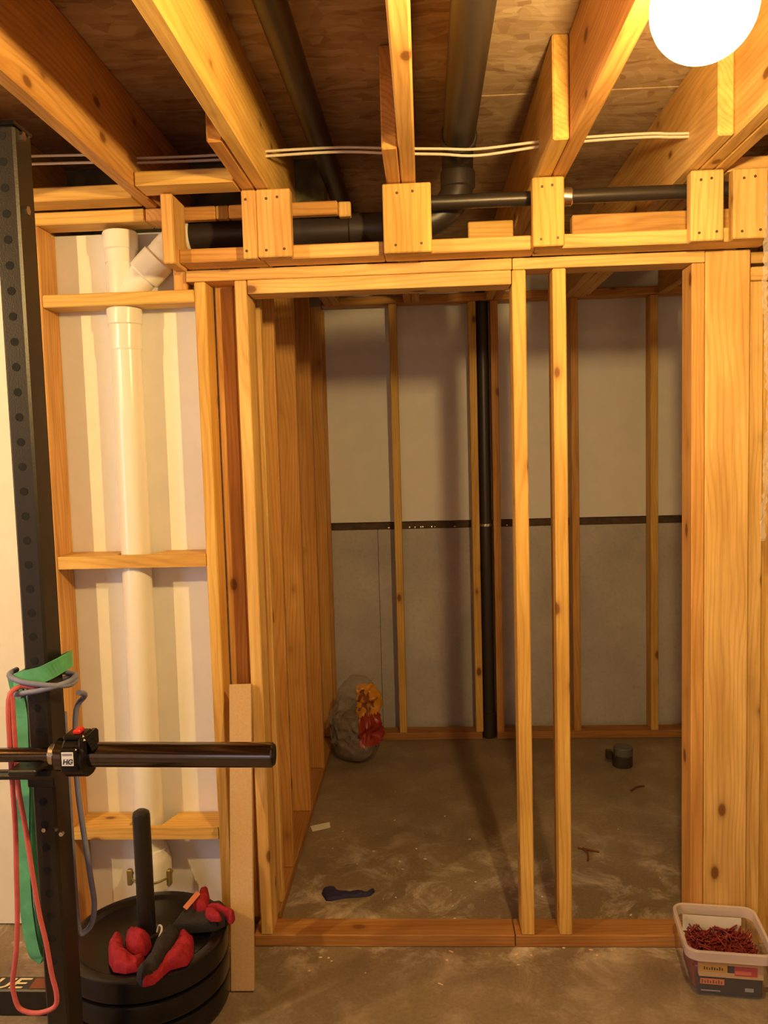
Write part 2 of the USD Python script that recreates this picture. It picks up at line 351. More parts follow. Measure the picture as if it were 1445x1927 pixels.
board(ceil, 'blocking', -.735, -.474, -.19, -.10, JB, JB+.037, 4)
board(ceil, 'blocking', .812, 1.13, -.089, -.001, JB+.001, JB+.039, 2)

# far walls of the room (behind and beside the camera)
part('/World', 'wall_rear', rbox(-3.4, 2.9, -4.5, -4.4, 0, DECK+.02, .001), plain_wall); tag(stage.GetPrimAtPath('/World/wall_rear'), 'plain painted basement wall behind the viewer', 'wall', kind='structure')
part('/World', 'wall_far_left', rbox(-3.5, -3.4, -4.5, .3, 0, DECK+.02, .001), plain_wall); tag(stage.GetPrimAtPath('/World/wall_far_left'), 'plain painted basement wall far off to the left', 'wall', kind='structure')
part('/World', 'wall_right', rbox(2.9, 3.0, -4.5, 2.1, 0, DECK+.02, .001), plain_wall); tag(stage.GetPrimAtPath('/World/wall_right'), 'plain painted basement wall far off to the right', 'wall', kind='structure')

# white foam-faced wall at the left, behind the pipe
wl = thing('wall_left', 'white foam insulation panels behind the white drain pipe', 'wall', (-1.9, .112, 0), kind='structure')
for x0, x1 in ((-3.4, -2.262), (-2.26, -1.162), (-1.16, -.625)): part(wl, 'foam_panel', rbox(x0, x1, .112, .162, .004, 2.15, .002), foam)
part(wl, 'concrete_core', rbox(-3.4, -.66, .163, .30, 0, 2.15, .001), foundation)
part(wl, 'return_panel', rbox(-.655, -.605, .163, 1.88, .004, 2.15, .002), foam)
part(wl, 'rim_insulation', rbox(-3.4, -.3, .36, .44, 2.15, DECK-.001, .002), rim_insul, 'dark green-brown stuffing above the plate')

# back wall of the closet
wb = thing('wall_back', 'unfinished back wall of the closet with studs over white foam panels', 'wall', (.5, 1.75, 0), kind='structure')
part(wb, 'concrete_core', rbox(-.72, 2.9, 1.945, 2.05, 0, DECK+.02, .001), foundation)
for x0, x1 in ((-.605, -.252), (-.2505, 2.9)): part(wb, 'lower_panel', rbox(x0, x1, 1.905, 1.944, .002, 1.066, .002), foundation)
for x0, x1 in ((-.605, .30), (.303, 1.5), (1.503, 2.9)): part(wb, 'foam_panel', rbox(x0, x1, 1.893, 1.944, 1.106, 2.40, .002), foam)
part(wb, 'ledge_strip', rbox(-.605, 2.9, 1.915, 1.944, 1.067, 1.105, .001), dark_gap)
board(wb, 'bottom_plate', -.49, .262, 1.745, 1.834, 0, .038, 5); board(wb, 'bottom_plate', .336, 2.8, 1.745, 1.834, 0, .038, 5)
for i, (x, t) in enumerate(((-.158, 4), (.230, 4), (.336, 3), (.722, 1), (1.105, 4), (1.51, 1), (1.9, 1))): board(wb, 'stud', x, x+.037, 1.746, 1.834, .038, 2.19, t)
board(wb, 'top_plate', -.49, 2.8, 1.742, 1.834, 2.191, 2.229, 3)

# left wall of the closet: studs seen edge on, one behind the other
wc = thing('wall_closet', 'left closet wall of closely overlapping wooden studs', 'wall', (-.535, .9, 0), kind='structure')
board(wc, 'bottom_plate', -.579, -.49, .13, 1.744, 0, .038, 5)
for y, t in ((.178, 2), (.40, 1), (.845, 1), (1.29, 3), (1.70, 1), (1.852, 1)):
    board(wc, 'stud', -.579, -.49, y, y+.037, .038 if y < 1.74 else 0, 2.186, t)

# front partition
wf = thing('wall_front', 'open stud partition with a doorway and a pipe bay at the left', 'wall', (0, 0, 0), kind='structure')
board(wf, 'bottom_plate', -.548, .236, 0, .089, 0, .038, 5); board(wf, 'bottom_plate', .238, .747, 0, .089, 0, .038, 5)
board(wf, 'top_plate', -.664, .256, 0, .089, 1.979, 2.010, 0, ch=.002); board(wf, 'top_plate', .258, .785, 0, .089, 1.979, 2.010, 2, ch=.002); board(wf, 'top_plate', .786, .99, .040, .089, 1.979, 2.010, 2, ch=.002)
board(wf, 'header', -.489, .254, 0, .089, 1.939, 1.978, 2, 'lower board over the doorway', ch=.002)
board(wf, 'stud', -.642, -.609, 0, .089, 0, 1.978, 4)
board(wf, 'stud', -.526, -.491, 0, .089, .038, 1.978, 2)
board(wf, 'backing_stud', -.606, -.552, .09, .127, .04, 1.99, 0); board(wf, 'backing_stud', -.551, -.493, .09, .127, .038, 1.978, 1)
board(wf, 'stud', .256, .294, 0, .089, .038, 1.978, 4); board(wf, 'stud', .368, .405, 0, .089, .038, 1.978, 4)
board(wf, 'jamb_stud', .749, .785, 0, .089, 0, 1.978, 1)
board(wf, 'wide_board', .786, .908, 0, .038, 0, 2.009, 2, 'wide pale knotty board right of the doorway')
board(wf, 'stud', .912, .950, .012, .10, 0, 1.925, 2); board(wf, 'stud', .951, 1.04, .02, .058, 0, 1.925, 4)
board(wf, 'top_plate', .911, 1.9, .005, .09, 1.926, 1.963, 2)
for x in (1.3, 1.7): board(wf, 'stud', x, x+.038, .012, .10, 0, 1.925)
# pipe bay
board(wf, 'stud', -1.122, -1.085, 0, .089, 0, 2.152, 1); part(wf, 'furring_strip', rbox(-1.122, -1.085, .0895, .111, 0, 2.15, .002), pick(1, 2))
board(wf, 'blocking', -1.084, -.643, 0, .089, 1.922, 1.958, 4)
def notched(z0, z1, xc, half):
    sh = Polygon([(-1.084, 0), (-.643, 0), (-.643, .109), (xc+half+.035, .109), (xc+half+.004, .018), (xc-half-.002, .018), (xc-half-.004, .109), (-1.084, .109)])
    e = trimesh.creation.extrude_polygon(sh, z1-z0, engine='earcut'); e.apply_translation((0, 0, z0)); return e
part(wf, 'blocking', notched(1.163, 1.2, -.869, .046), pick(4, 0)); part(wf, 'blocking', notched(.338, .374, -.872, .047), pick(4, 0))
board(wf, 'cripple_stud', -.706, -.668, .02, .089, 1.959, 2.15, 1)
board(wf, 'bottom_plate', -1.084, -.643, 0, .089, 0, .038, 1)
board(wf, 'top_plate', -1.122, -.775, 0, .089, 2.153, 2.188, 4); board(wf, 'top_plate', -.774, -.69, .004, .089, 2.153, 2.188, 1)
for x0, x1, t in ((-.689, -.572, 3), (-.571, -.535, 4), (-.534, -.44, 1), (-.439, -.226, 1)): board(wf, 'plate_piece', x0, x1, 0, .028, 2.150, 2.187, t)
board(wf, 'plate_piece', -.225, -.19, .012, .04, 2.146, 2.187, 2)

# ------------------------------------------------------------------ soffit frame in front of the duct space
sf = thing('soffit_frame', 'box frame of short wooden blocks hanging from the joists above the doorway', 'soffit frame', (.1, -.09, 2.012))
for x0, x1, t in ((-.655, -.425, 1), (-.424, -.095, 0), (-.094, .31, 0), (.311, .93, 2)): board(sf, 'rail', x0, x1, -.089, -.001, 2.012, 2.049, t)
blocks = [(-.470, -.431, 0), (-.430, -.339, 0), (-.094, .034, 4), (.299, .381, 4), (.706, .790, 2), (.814, .902, 2)]
for i, (x0, x1, t) in enumerate(blocks):
    b = board(sf, 'hanger_block', x0, x1, -.128, -.090, 2.008+.002*(i % 2), 2.187, t)
    w = x1-x0
    for fx, z in ((.3, 2.162), (.62, 2.165), (.25, 2.028), (.78, 2.03)):
        if w < .05 and fx in (.62, .78): continue
        part(b, 'screw_head', cyl((x0+w*fx, -.1293, z), (x0+w*fx, -.126, z), .0036, 8), screw_m)
e = board(sf, 'end_post', -.688, -.655, -.128, -.012, 2.004, 2.187, 0)
board(sf, 'end_post', -.688, -.668, -.011, .002, 2.02, 2.149, 1)
board(sf, 'back_board', .44, .99, .092, .13, 2.045, 2.145, 1); board(sf, 'back_block', .142, .272, .092, .13, 2.045, 2.138, 4)

# ------------------------------------------------------------------ pipes
pz = thing('white_drain_pipe', 'white plastic drain pipe standing in the stud bay at left', 'pipe', (-.872, .062, 0))
PX = [(-.868, 2.15), (-.868, 1.9), (-.870, 1.0), (-.873, .1)]
part(pz, 'pipe', cyl((-.8735, .061, .24), (-.868, .061, 1.86), .0435, 32), pvc, smooth=40)
part(pz, 'coupling', lathe([(.044, 0), (.0465, .004), (.0465, .072), (.0505, .076), (.0505, .118), (.047, .122)], (-.868, .061, 1.80), n=32), pvc, smooth=35)
part(pz, 'wye_body', cyl((-.868, .061, 1.922), (-.868, .061, 2.06), .0445, 32), pvc, smooth=40)
part(pz, 'wye_hub', lathe([(.045, 0), (.0505, .004), (.0505, .05), (.047, .055)], (-.869, .061, 2.085), n=32), pvc, smooth=35)
part(pz, 'wye_neck', cyl((-.868, .061, 2.05), (-.868, .061, 2.09), .0465, 32), pvc, smooth=40)
d = np.array([.72, 0, .69]); d /= np.linalg.norm(d); q0 = np.array([-.868, .061, 1.955])
part(pz, 'wye_branch', cyl(q0, q0+d*.10, .0445, 32), pvc, smooth=40)
part(pz, 'branch_hub', cyl(q0+d*.085, q0+d*.155, .0505, 32, ch=.004), pvc, smooth=35)
q1 = q0+d*.15
arc = [q1+d*.02*i for i in range(2)]+[np.array([-.737, .066, 2.085]), np.array([-.715, .070, 2.105]), np.array([-.69, .074, 2.118])]
part(pz, 'elbow', tube(smooth_path(arc, 5), .0445, 28), pvc, smooth=40)
part(pz, 'elbow_hub', cyl((-.70, .075, 2.122), (-.662, .075, 2.123), .0475, 32, ch=.003), pvc, smooth=35)
part(pz, 'cleanout_hub', lathe([(.046, 0), (.057, .006), (.057, .09), (.052, .10), (.046, .125)], (-.868, .058, .16), n=32), pvc, smooth=35)
for x in (-.934, -.812): part(pz, 'strap_clip', rbox(x-.008, x+.008, .03, .046, .175, .225, .003), brass_m, 'tarnished metal clip at the foot of the pipe')
part(pz, 'clip_band', tube([(-.872+.0605*math.cos(a), .058-.0605*math.sin(a), .20) for a in np.linspace(-.3, PI+.3, 20)], .003, 6), brass_m)

ab = thing('black_drain_pipe', 'black plastic drain pipe crossing above the doorway and turning under the ceiling', 'pipe', (0, .075, 2.12))
part(ab, 'horizontal_pipe', cyl((-.6615, .075, 2.123), (-.12, .075, 2.125), .041, 28), abs_m, smooth=40)
part(ab, 'coupling', cyl((-.20, .075, 2.124), (-.10, .075, 2.124), .0455, 28, ch=.003), abs_m, smooth=35)
sw = [(-.12, .075, 2.125), (-.05, .075, 2.126), (.0, .075, 2.132), (.055, .075, 2.152), (.092, .075, 2.185), (.112, .075, 2.225), (.114, .075, 2.25)]
part(ab, 'sweep_elbow', tube(smooth_path(sw, 5), .0445, 28), abs_m, smooth=40)
part(ab, 'elbow_hub', lathe([(.0445, 0), (.0495, .004), (.0495, .045), (.046, .05)], (.114, .075, 2.225), n=32), abs_m, smooth=35)
part(ab, 'overhead_elbow', tube(smooth_path([(.114, .075, 2.262), (.114, .07, 2.29), (.114, .05, 2.315), (.114, .02, 2.326), (.114, -.02, 2.328)], 4), .0445, 28), abs_m, smooth=40)
part(ab, 'elbow_ring', cyl((.114, -.01, 2.328), (.114, -.055, 2.328), .0495, 32, ch=.004), abs_m, smooth=35)
part(ab, 'overhead_pipe', cyl((.114, -.02, 2.328), (.107, -4.3, 2.335), .0435, 28), abs_m, smooth=40)

single('overhead_vent_pipe', cyl((-.288, -4.3, 2.365), (-.270, 1.8, 2.365), .033, 24), abs_m, 'thin black pipe running along the ceiling between two joists at left', 'pipe', smooth=40)
gp = thing('gas_pipe', 'dark iron gas pipe running level behind the hanging blocks', 'pipe', (.5, -.02, 2.164))
part(gp, 'pipe', cyl((.02, -.02, 2.163), (1.6, -.02, 2.166), .0195, 20), iron, smooth=40)
part(gp, 'coupling', cyl((.387, -.02, 2.164), (.42, -.02, 2.164), .025, 20, ch=.003), chrome, 'bright collar on the pipe', smooth=35)
bp = thing('closet_standpipe', 'upright black pipe between two studs at the back of the closet', 'pipe', (.299, 1.785, 0))
part(bp, 'pipe', cyl((.299, 1.785, 0), (.299, 1.785, DECK-.03), .031, 24), abs_m, smooth=40)
part(bp, 'foot_coupling', cyl((.299, 1.785, 0), (.299, 1.785, .13), .0345, 24, ch=.003), abs_m, smooth=35)
part(bp, 'tape_wrap', cyl((.299, 1.785, 1.085), (.299, 1.785, 1.097), .0317, 24), chrome, 'shiny band round the pipe', smooth=35)

for i, dz in enumerate((0.0, -.0125)):
    pts = [(-2.6, -.15+.008*i, 2.30+dz), (-1.02, -.15+.008*i, 2.291+dz*1.4), (-.757, -.15, 2.274+dz), (-.515, -.15, 2.272+dz), (-.39, -.15, 2.276+dz), (-.2, -.15, 2.277+dz*.9), (-.06, -.15, 2.268+dz), (.06, -.15, 2.262+dz*1.1), (.158, -.15, 2.257+dz*1.3), (.311, -.15, 2.268+dz), (.43, -.15, 2.274+dz*.8), (.6, -.15, 2.276+dz*.7), (.75, -.15, 2.272+dz*.7), (1.6, -.15, 2.28+dz)]
    single('cable', sweep(smooth_path(pts, 5), ring(.0052, 8, .0036)), cable_m, ('upper' if i == 0 else 'lower')+' of two pale cables strung through the ceiling joists', 'cable', 'cables through the ceiling joists', smooth=60)

# ------------------------------------------------------------------ lamps
def lamp(x, y, zc, zt, label, bulb_m):
    t = thing('ceiling_lamp', label, 'lamp', (x, y, zc), 'globe lamps under the joists')
    part(t, 'lamp_holder', lathe([(.030, zc+.078), (.034, zc+.085), (.036, zt-.026), (.058, zt-.020), (.060, zt-.0005)], (x, y, 0), n=28), porcelain, smooth=40)
    part(t, 'screw_base', cyl((x, y, zc+.052), (x, y, zc+.088), .0135, 16), chrome)
    prof = [(BULB_R*math.sin(a), zc-BULB_R*math.cos(a)) for a in np.linspace(.12, 2.45, 11)]+[(.019, zc+.045), (.015, zc+.053)]
    gc, gr = zc+.033, .067
    part(t, 'glass_globe', lathe([(gr*math.sin(a), gc-gr*math.cos(a)) for a in np.linspace(.02, 2.55, 26)], (x, y, 0), n=36), globe_m, 'thin frosted glass globe', smooth=60)
    part(t, 'bulb', lathe(prof, (x, y, 0), n=20), bulb_m, smooth=60)
lamp(.371, -1.24, 2.015, JB, 'glowing round globe lamp under a ceiling joist at the upper right', bulb_near)
lamp(-2.05, -1.60, 2.03, JB, 'glowing round globe lamp under a ceiling joist out of view at the far left', bulb_unseen)  # lamp out of view, placed to light the left wall and pipe bay

# frame of an unseen window round the cool light at the left
wn = thing('window_1', 'unseen wide window round the cool light on the far left wall', 'window', (-3.38, -2.1, 1.5), kind='structure')
for a in ((-3.40, -3.345, -3.06, -1.14, 1.955, 2.01), (-3.40, -3.345, -3.06, -1.14, .99, 1.045), (-3.40, -3.345, -3.06, -3.005, 1.046, 1.954), (-3.40, -3.345, -1.195, -1.14, 1.046, 1.954)):
    part(wn, 'unseen_window_frame', rbox(*a), porcelain)

wn = thing('window_2', 'unseen wide window round the cool light behind the viewer', 'window', (-.3, -4.38, 1.5), kind='structure')  # frame of an unseen window round the rear cool light
for a in ((-1.46, .86, -4.398, -4.345, 1.955, 2.01), (-1.46, .86, -4.398, -4.345, .99, 1.045), (-1.46, -1.405, -4.398, -4.345, 1.046, 1.954), (.805, .86, -4.398, -4.345, 1.046, 1.954)):
    part(wn, 'unseen_window_frame', rbox(*a), porcelain)

# ------------------------------------------------------------------ squat rack and barbell
rk = thing('squat_rack', 'black perforated steel rack post at the left edge', 'rack', (-.825, -.66, 0))
def upright(x):
    u = part(rk, 'upright', rbox(x, x+.05, -.70, -.626, .05, 2.158, .005), steel_black)
    part(rk, 'end_cap', rbox(x-.002, x+.052, -.702, -.624, 2.158, 2.166, .002), rubber)
    z0 = 1.731
    for k in range(-26, 9):
        z = z0+k*.0508
        part(u, 'hole', cyl((x+.024, -.7006, z), (x+.024, -.69, z), .0085, 12), hole_m)
    return u
u1 = upright(-.850)
for y, z in ((-.674, 2.143), (-.674, 1.997)): part(u1, 'hex_bolt', cyl((-.801, y, z), (-.792, y, z), .0095, 6), chrome, 'bright bolt head')
for x, z in ((-.826, .706), (-.789, .697)): part(u1, 'hex_bolt', cyl((x, -.7075, z), (x, -.700, z), .005, 6), chrome, 'bright bolt head')
u2 = upright(-2.05)
for x in (-.850, -2.05): part(rk, 'foot', rbox(x, x+.05, -1.35, -.50, 0, .05, .004), steel_black)
part(rk, 'crossmember', rbox(-1.999, -.851, -1.34, -1.29, 0, .05, .004), steel_black)
for x in (-.850, -2.05):
    j = part(rk, 'bar_hook', cat_(rbox(x-.004, x+.054, -.786, -.7012, .8555, .8685, .003), rbox(x-.004, x+.054, -.7085, -.7012, .8, .862, .002)), steel_black)
part(rk, 'hook_pin', cat_(cyl((-.918, -.745, .844), (-.78, -.745, .844), .0105, 6), ), steel_black)

bb = thing('barbell', 'black barbell with a thick sleeve resting across the rack', 'barbell', (-.6, -.76, .885))
zb = lambda x: .8885-.012*(x+.314)
part(bb, 'shaft', cyl((-2.25, -.765, zb(-.9)+.0), (-.72, -.765, zb(-.72)), .0145, 24), bar_m, smooth=40)
part(bb, 'sleeve', cyl((-.735, -.765, zb(-.735)), (-.316, -.765, zb(-.316)), .025, 36, ch=.003), bar_m, smooth=30)
part(bb, 'bright_ring', cyl((-.772, -.765, zb(-.765)), (-.757, -.765, zb(-.757)), .021, 32, ch=.002), chrome, 'bright ring beside the collar', smooth=30)
part(bb, 'sleeve_stop', cyl((-.757, -.765, zb(-.75)), (-.735, -.765, zb(-.735)), .033, 36, ch=.003), bar_m, smooth=30)
part(bb, 'end_cap', cyl((-.3165, -.765, zb(-.316)), (-.3135, -.765, zb(-.316)), .021, 28, ch=.001), rubber, smooth=30)

bc = thing('bar_collar', 'black clamp collar with a white label on the barbell', 'collar', (-.70, -.765, .895))
zc = zb(-.70)
import manifold3d as m3
def mf(t): return m3.Manifold(m3.Mesh(np.asarray(t.vertices, np.float32), np.asarray(t.faces, np.uint32)))
outer = lathe([(.040, -.735), (.043, -.731), (.043, -.692), (.040, -.688)], (0, -.765, zc), 'x', 36)
outer.fix_normals()
holec = cyl((-.75, -.765, zc), (-.65, -.765, zc), .0255, 36); holec.fix_normals()
part(bc, 'clamp_ring', mf(outer)-mf(holec), rubber, smooth=35)
part(bc, 'label_boss', rbox(-.733, -.698, -.811, -.795, zc-.020, zc+.028, .003), rubber)
part(bc, 'label', rbox(-.7285, -.7045, -.8125, -.8112, zc-.006, zc+.022, .0004), white_label, 'white label reading HG')
def write(parent, name, text, h, at, mat, shear=0.0, bold=True, flat=False, depth=.0006, wide=1.0):
    t = meshkit.text_mesh(text, h, depth, bold=bold); v = t.vertices.copy(); v[:, 0] = wide*v[:, 0]+shear*v[:, 1]
    w = v[:, 0].max()-v[:, 0].min(); v[:, 0] -= v[:, 0].min()
    V = np.c_[v[:, 0], v[:, 1], v[:, 2]] if flat else np.c_[v[:, 0], -v[:, 2], v[:, 1]]
    return part(parent, name, trimesh.Trimesh(V+np.array(at), t.faces, process=False), mat)
write(bc, 'lettering', 'HG', .0100, (-.7258, -.8126, zc-.002), ink, .18)
part(bc, 'label_rule', rbox(-.7265, -.7065, -.8132, -.8124, zc+.0155, zc+.0195, .0003), grey_ink)
part(bc, 'lever', cat_(rbox(-.735, -.69, -.79, -.745, zc+.036, zc+.048, .004), rbox(-.700, -.684, -.80, -.73, zc+.01, zc+.044, .004)), rubber)
part(bc, 'release_button', rbox(-.716, -.700, -.785, -.76, zc+.047, zc+.057, .003), red_plastic, 'red release button')
part(bc, 'knurled_knob', cat_(*[cyl((-.690+.003*k, -.79, zc+.036-.006*k), (-.683+.003*k, -.775, zc+.04-.006*k), .008, 10) for k in range(4)]), rubber)

# bands hung on the rack post
def ribbon(pts, w, t, up_=None, closed=False):
    return sweep(pts, [(-w/2, -t/2), (w/2, -t/2), (w/2, t/2), (-w/2, t/2)], closed, up=up_)
def loop_round(z, tilt, rx, ry, cx=-.826, cy=-.663, n=40, ph=0.0):
    return [(cx+rx*math.copysign(abs(math.cos(a))**.7, math.cos(a)), cy+ry*math.copysign(abs(math.sin(a))**.7, math.sin(a)), z+tilt*math.cos(a+ph)) for a in np.linspace(0, 2*PI, n, endpoint=False)]
gb = thing('resistance_band', 'wide green resistance band wrapped round the rack post and hanging behind it', 'resistance band', (-.87, -.66, 1.03), 'resistance bands on the rack post')
part(gb, 'wrapped_loop', sweep(loop_round(1.040, .020, .054, .050), [(-.0025, -.017), (.0025, -.017), (.0025, .017), (-.0025, .017)], True, up=(0, 0, 1)), band_green)
gh = [(-.893, -.66, 1.03), (-.893, -.64, .95), (-.893, -.64, .894), (-.898, -.64, .774), (-.905, -.64, .677), (-.909, -.64, .58), (-.908, -.64, .481), (-.899, -.64, .40), (-.893, -.632, .376), (-.889, -.622, .40), (-.886, -.62, .48), (-.888, -.62, .58), (-.886, -.62, .75), (-.884, -.62, 1.02)]
part(gb, 'hanging_loop', ribbon(smooth_path(gh, 5), .034, .005, (.25, 1, 0)), band_green)
bl = thing('resistance_band', 'blue-grey resistance band coiled twice round the rack post', 'resistance band', (-.83, -.66, 1.02), 'resistance bands on the rack post')
coil = []
for a in np.linspace(0, 4*PI, 90):
    u = a/(4*PI); rx = .062+.006*math.sin(3*a); c, s = math.cos(a+PI), math.sin(a+PI)
    coil.append((-.822+rx*math.copysign(abs(c)**.75, c), -.663+.060*math.copysign(abs(s)**.75, s), 1.033-.034*u+(.010 if u < .5 else -.016)*math.cos(a)))
part(bl, 'coil', sweep(np.array(coil), ring(.0058, 10)), band_blue, smooth=60)
bh = [(-.760, -.645, .985), (-.766, -.60, .965), (-.790, -.595, .93), (-.796, -.598, .83), (-.795, -.6, .757), (-.790, -.6, .682), (-.783, -.6, .608), (-.776, -.6, .533), (-.772, -.6, .483), (-.779, -.6, .439), (-.795, -.603, .418), (-.808, -.608, .432), (-.812, -.608, .60), (-.812, -.608, .93)]
part(bl, 'hanging_loop', sweep(smooth_path(bh, 5), ring(.0062, 10)), band_blue, smooth=60)
pk = [(-.862, -.733, 1.005), (-.862, -.733, .926), (-.861, -.733, .812), (-.851, -.733, .72), (-.843, -.733, .628), (-.833, -.733, .534), (-.823, -.733, .475), (-.815, -.733, .405), (-.807, -.733, .357), (-.813, -.733, .33), (-.842, -.733, .317), (-.871, -.733, .317), (-.892, -.733, .329), (-.9, -.733, .359), (-.901, -.733, .386), (-.889, -.733, .452), (-.881, -.733, .534), (-.877, -.733, .628), (-.872, -.735, .72), (-.872, -.735, .812), (-.872, -.735, .915), (-.868, -.735, 1.0), (-.855, -.720, 1.02), (-.83, -.714, 1.019), (-.812, -.714, 1.01)]
pp = thing('resistance_band', 'pink resistance band hanging in a long loop at the left of the rack post', 'resistance band', (-.86, -.73, .7), 'resistance bands on the rack post')
part(pp, 'hanging_loop', sweep(smooth_path(pk, 5), ring(.0052, 10)), band_pink, smooth=60)

# ------------------------------------------------------------------ weights on a loading pin
CX, CY = -.782, -.252
lp = thing('loading_pin', 'upright black steel pin rising through the stacked weight plates', 'loading pin', (CX, CY, 0))
part(lp, 'base_disc', cyl((CX, CY, 0), (CX, CY, .009), .12, 32), steel_black)
part(lp, 'post', lathe([(.0235, .0095), (.0235, .528), (.021, .538), (.012, .544)], (CX+.0, CY, 0), n=28), steel_black, smooth=40)
R = .216
where = ('bottom', 'middle', 'top')
for k in range(3):
    z = .010+k*.0645; h = .064
    prof = [(.026, z), (R-.050, z), (R-.045, z), (R-.012, z+.001), (R-.003, z+.005), (R, z+.013), (R, z+h-.013), (R-.003, z+h-.005), (R-.012, z+h-.001), (R-.030, z+h-.001), (R-.042, z+h-.009), (.085, z+h-.009), (.078, z+h-.002), (.040, z+h-.002), (.026, z+h-.004)]
    # ring: revolve the open profile and close the bore
    n = 72; V, F = [], []; mlen = len(prof)
    for r, hh in prof:
        for i in range(n): V.append((CX+r*math.cos(2*PI*i/n), CY+r*math.sin(2*PI*i/n), hh))
    for jx in range(mlen):
        for i in range(n):
            a, b = (i+1) % n, (jx+1) % mlen; F += [(jx*n+i, jx*n+a, b*n+a), (jx*n+i, b*n+a, b*n+i)]
    w = thing('weight_plate', f'black rubber weight plate, {where[k]} of the stack of three on the pin', 'weight plate', (CX, CY, z), 'stacked weight plates')
    part(w, 'rubber_disc', trimesh.Trimesh(V, F), rubber, smooth=30)
    sl = lathe([(.0385, z+h-.0018), (.0385, z+h+.0002), (.0375, z+h+.0003)], (CX, CY, 0), n=32); sl.fix_normals()
    bo = cyl((CX, CY, z+h-.01), (CX, CY, z+h+.01), .0262, 32); bo.fix_normals()
    part(w, 'hub_ring', mf(sl)-mf(bo), iron, smooth=30)

# wrist wraps and glove dropped on the plates
ZT = .2035
ww = thing('wrist_wrap', 'crumpled red cloth wraps with a black strap on the top weight plate', 'wrist wrap', (-.76, -.36, ZT))
part(ww, 'left_fold', puffy([(-.834, -.393), (-.86, -.330), (-.863, -.290), (-.842, -.286), (-.826, -.310), (-.806, -.355), (-.775, -.375), (-.748, -.365), (-.745, -.425), (-.775, -.436), (-.809, -.428)], .034, ZT, seed=3, crumple=.6, edge=.028, scale=30), red_cloth, smooth=True)
part(ww, 'upper_fold', puffy([(-.824, -.306), (-.832, -.270), (-.816, -.276), (-.795, -.288), (-.758, -.296), (-.744, -.325), (-.748, -.362), (-.775, -.372), (-.804, -.352)], .046, ZT, seed=31, crumple=.6, edge=.026, scale=30), red_cloth, smooth=True)
part(ww, 'right_fold', puffy([(-.726, -.475), (-.731, -.461), (-.698, -.409), (-.684, -.343), (-.687, -.28), (-.666, -.273), (-.639, -.301), (-.623, -.365), (-.629, -.402), (-.667, -.42), (-.689, -.475), (-.712, -.487)], .030, ZT, seed=9, crumple=.6, edge=.025, scale=26), red_cloth, smooth=True)
part(ww, 'black_strap', puffy([(-.717, -.488), (-.742, -.456), (-.733, -.397), (-.730, -.317), (-.720, -.278), (-.700, -.268), (-.676, -.292), (-.680, -.352), (-.687, -.439)], .042, ZT, seed=5, crumple=.3, edge=.02, scale=26), black_cloth, smooth=True)
part(ww, 'thumb_loop', tube(smooth_path([(-.752, -.262, ZT+.004), (-.745, -.262, ZT+.022), (-.735, -.272, ZT+.024), (-.731, -.288, ZT+.02), (-.736, -.302, ZT+.006)], 5), .003, 8), paper_m, 'pale thumb loop')
gl = thing('training_glove', 'black and red training glove at the right rim of the top weight plate', 'glove', (-.62, -.2, ZT))
part(gl, 'palm', puffy([(-.716, -.262), (-.706, -.2), (-.689, -.151), (-.647, -.148), (-.608, -.145), (-.572, -.177), (-.566, -.223), (-.592, -.250), (-.625, -.258), (-.658, -.262), (-.69, -.260)], .036, ZT, seed=12, crumple=.4, edge=.02, scale=30), black_cloth, smooth=True)
part(gl, 'cuff', puffy([(-.676, -.191), (-.670, -.143), (-.675, -.112), (-.649, -.108), (-.629, -.165), (-.626, -.205), (-.654, -.212)], .028, ZT+.026, seed=13, crumple=.4, edge=.016), red_cloth, smooth=True)
part(gl, 'knuckle_pad', puffy([(-.633, -.205), (-.602, -.212), (-.580, -.238), (-.575, -.258), (-.605, -.257), (-.628, -.235)], .016, ZT+.030, seed=14, crumple=.3, edge=.012), red_cloth, smooth=True)
part(gl, 'finger_edge', puffy([(-.633, -.196), (-.600, -.190), (-.568, -.200), (-.545, -.226), (-.546, -.252), (-.557, -.252), (-.572, -.226), (-.600, -.210), (-.630, -.208)], .026, ZT+.020, seed=15, step=.004, crumple=.3, edge=.010, scale=40), red_cloth, smooth=True)
lv = np.array([(-.690, -.222), (-.676, -.232), (-.655, -.172), (-.669, -.158)]); A4 = [(x, y, ZT+.050+.012*(y+.232)/.07) for x, y in lv]; B4 = [(x, y, z-.002) for x, y, z in A4]
part(gl, 'stitched_tag', trimesh.convex.convex_hull(np.array(A4+B4)), orange_print, 'pale orange tag on the cuff')

# square tube with lettering on the floor at far left
st = thing('lettered_tube', 'black square steel tube with pale letters lying on the floor at far left', 'steel tube', (-1.3, -.28, 0))
part(st, 'tube', rbox(-1.75, -1.03, -.312, -.252, 0, .074, .004), steel_black)
write(st, 'lettering', 'U', .040, (-1.200, -.303, .0741), cream_ink, .35, True, True, wide=1.35); write(st, 'lettering', 'E', .040, (-1.152, -.303, .0741), cream_ink, .35, True, True, wide=1.35)
part(st, 'brown_mark', rbox(-1.094, -1.045, -.304, -.262, .0735, .0748, .0004), rust_ink, 'brown rectangle on the tube')  # flat brown rectangle on the top face of the tube

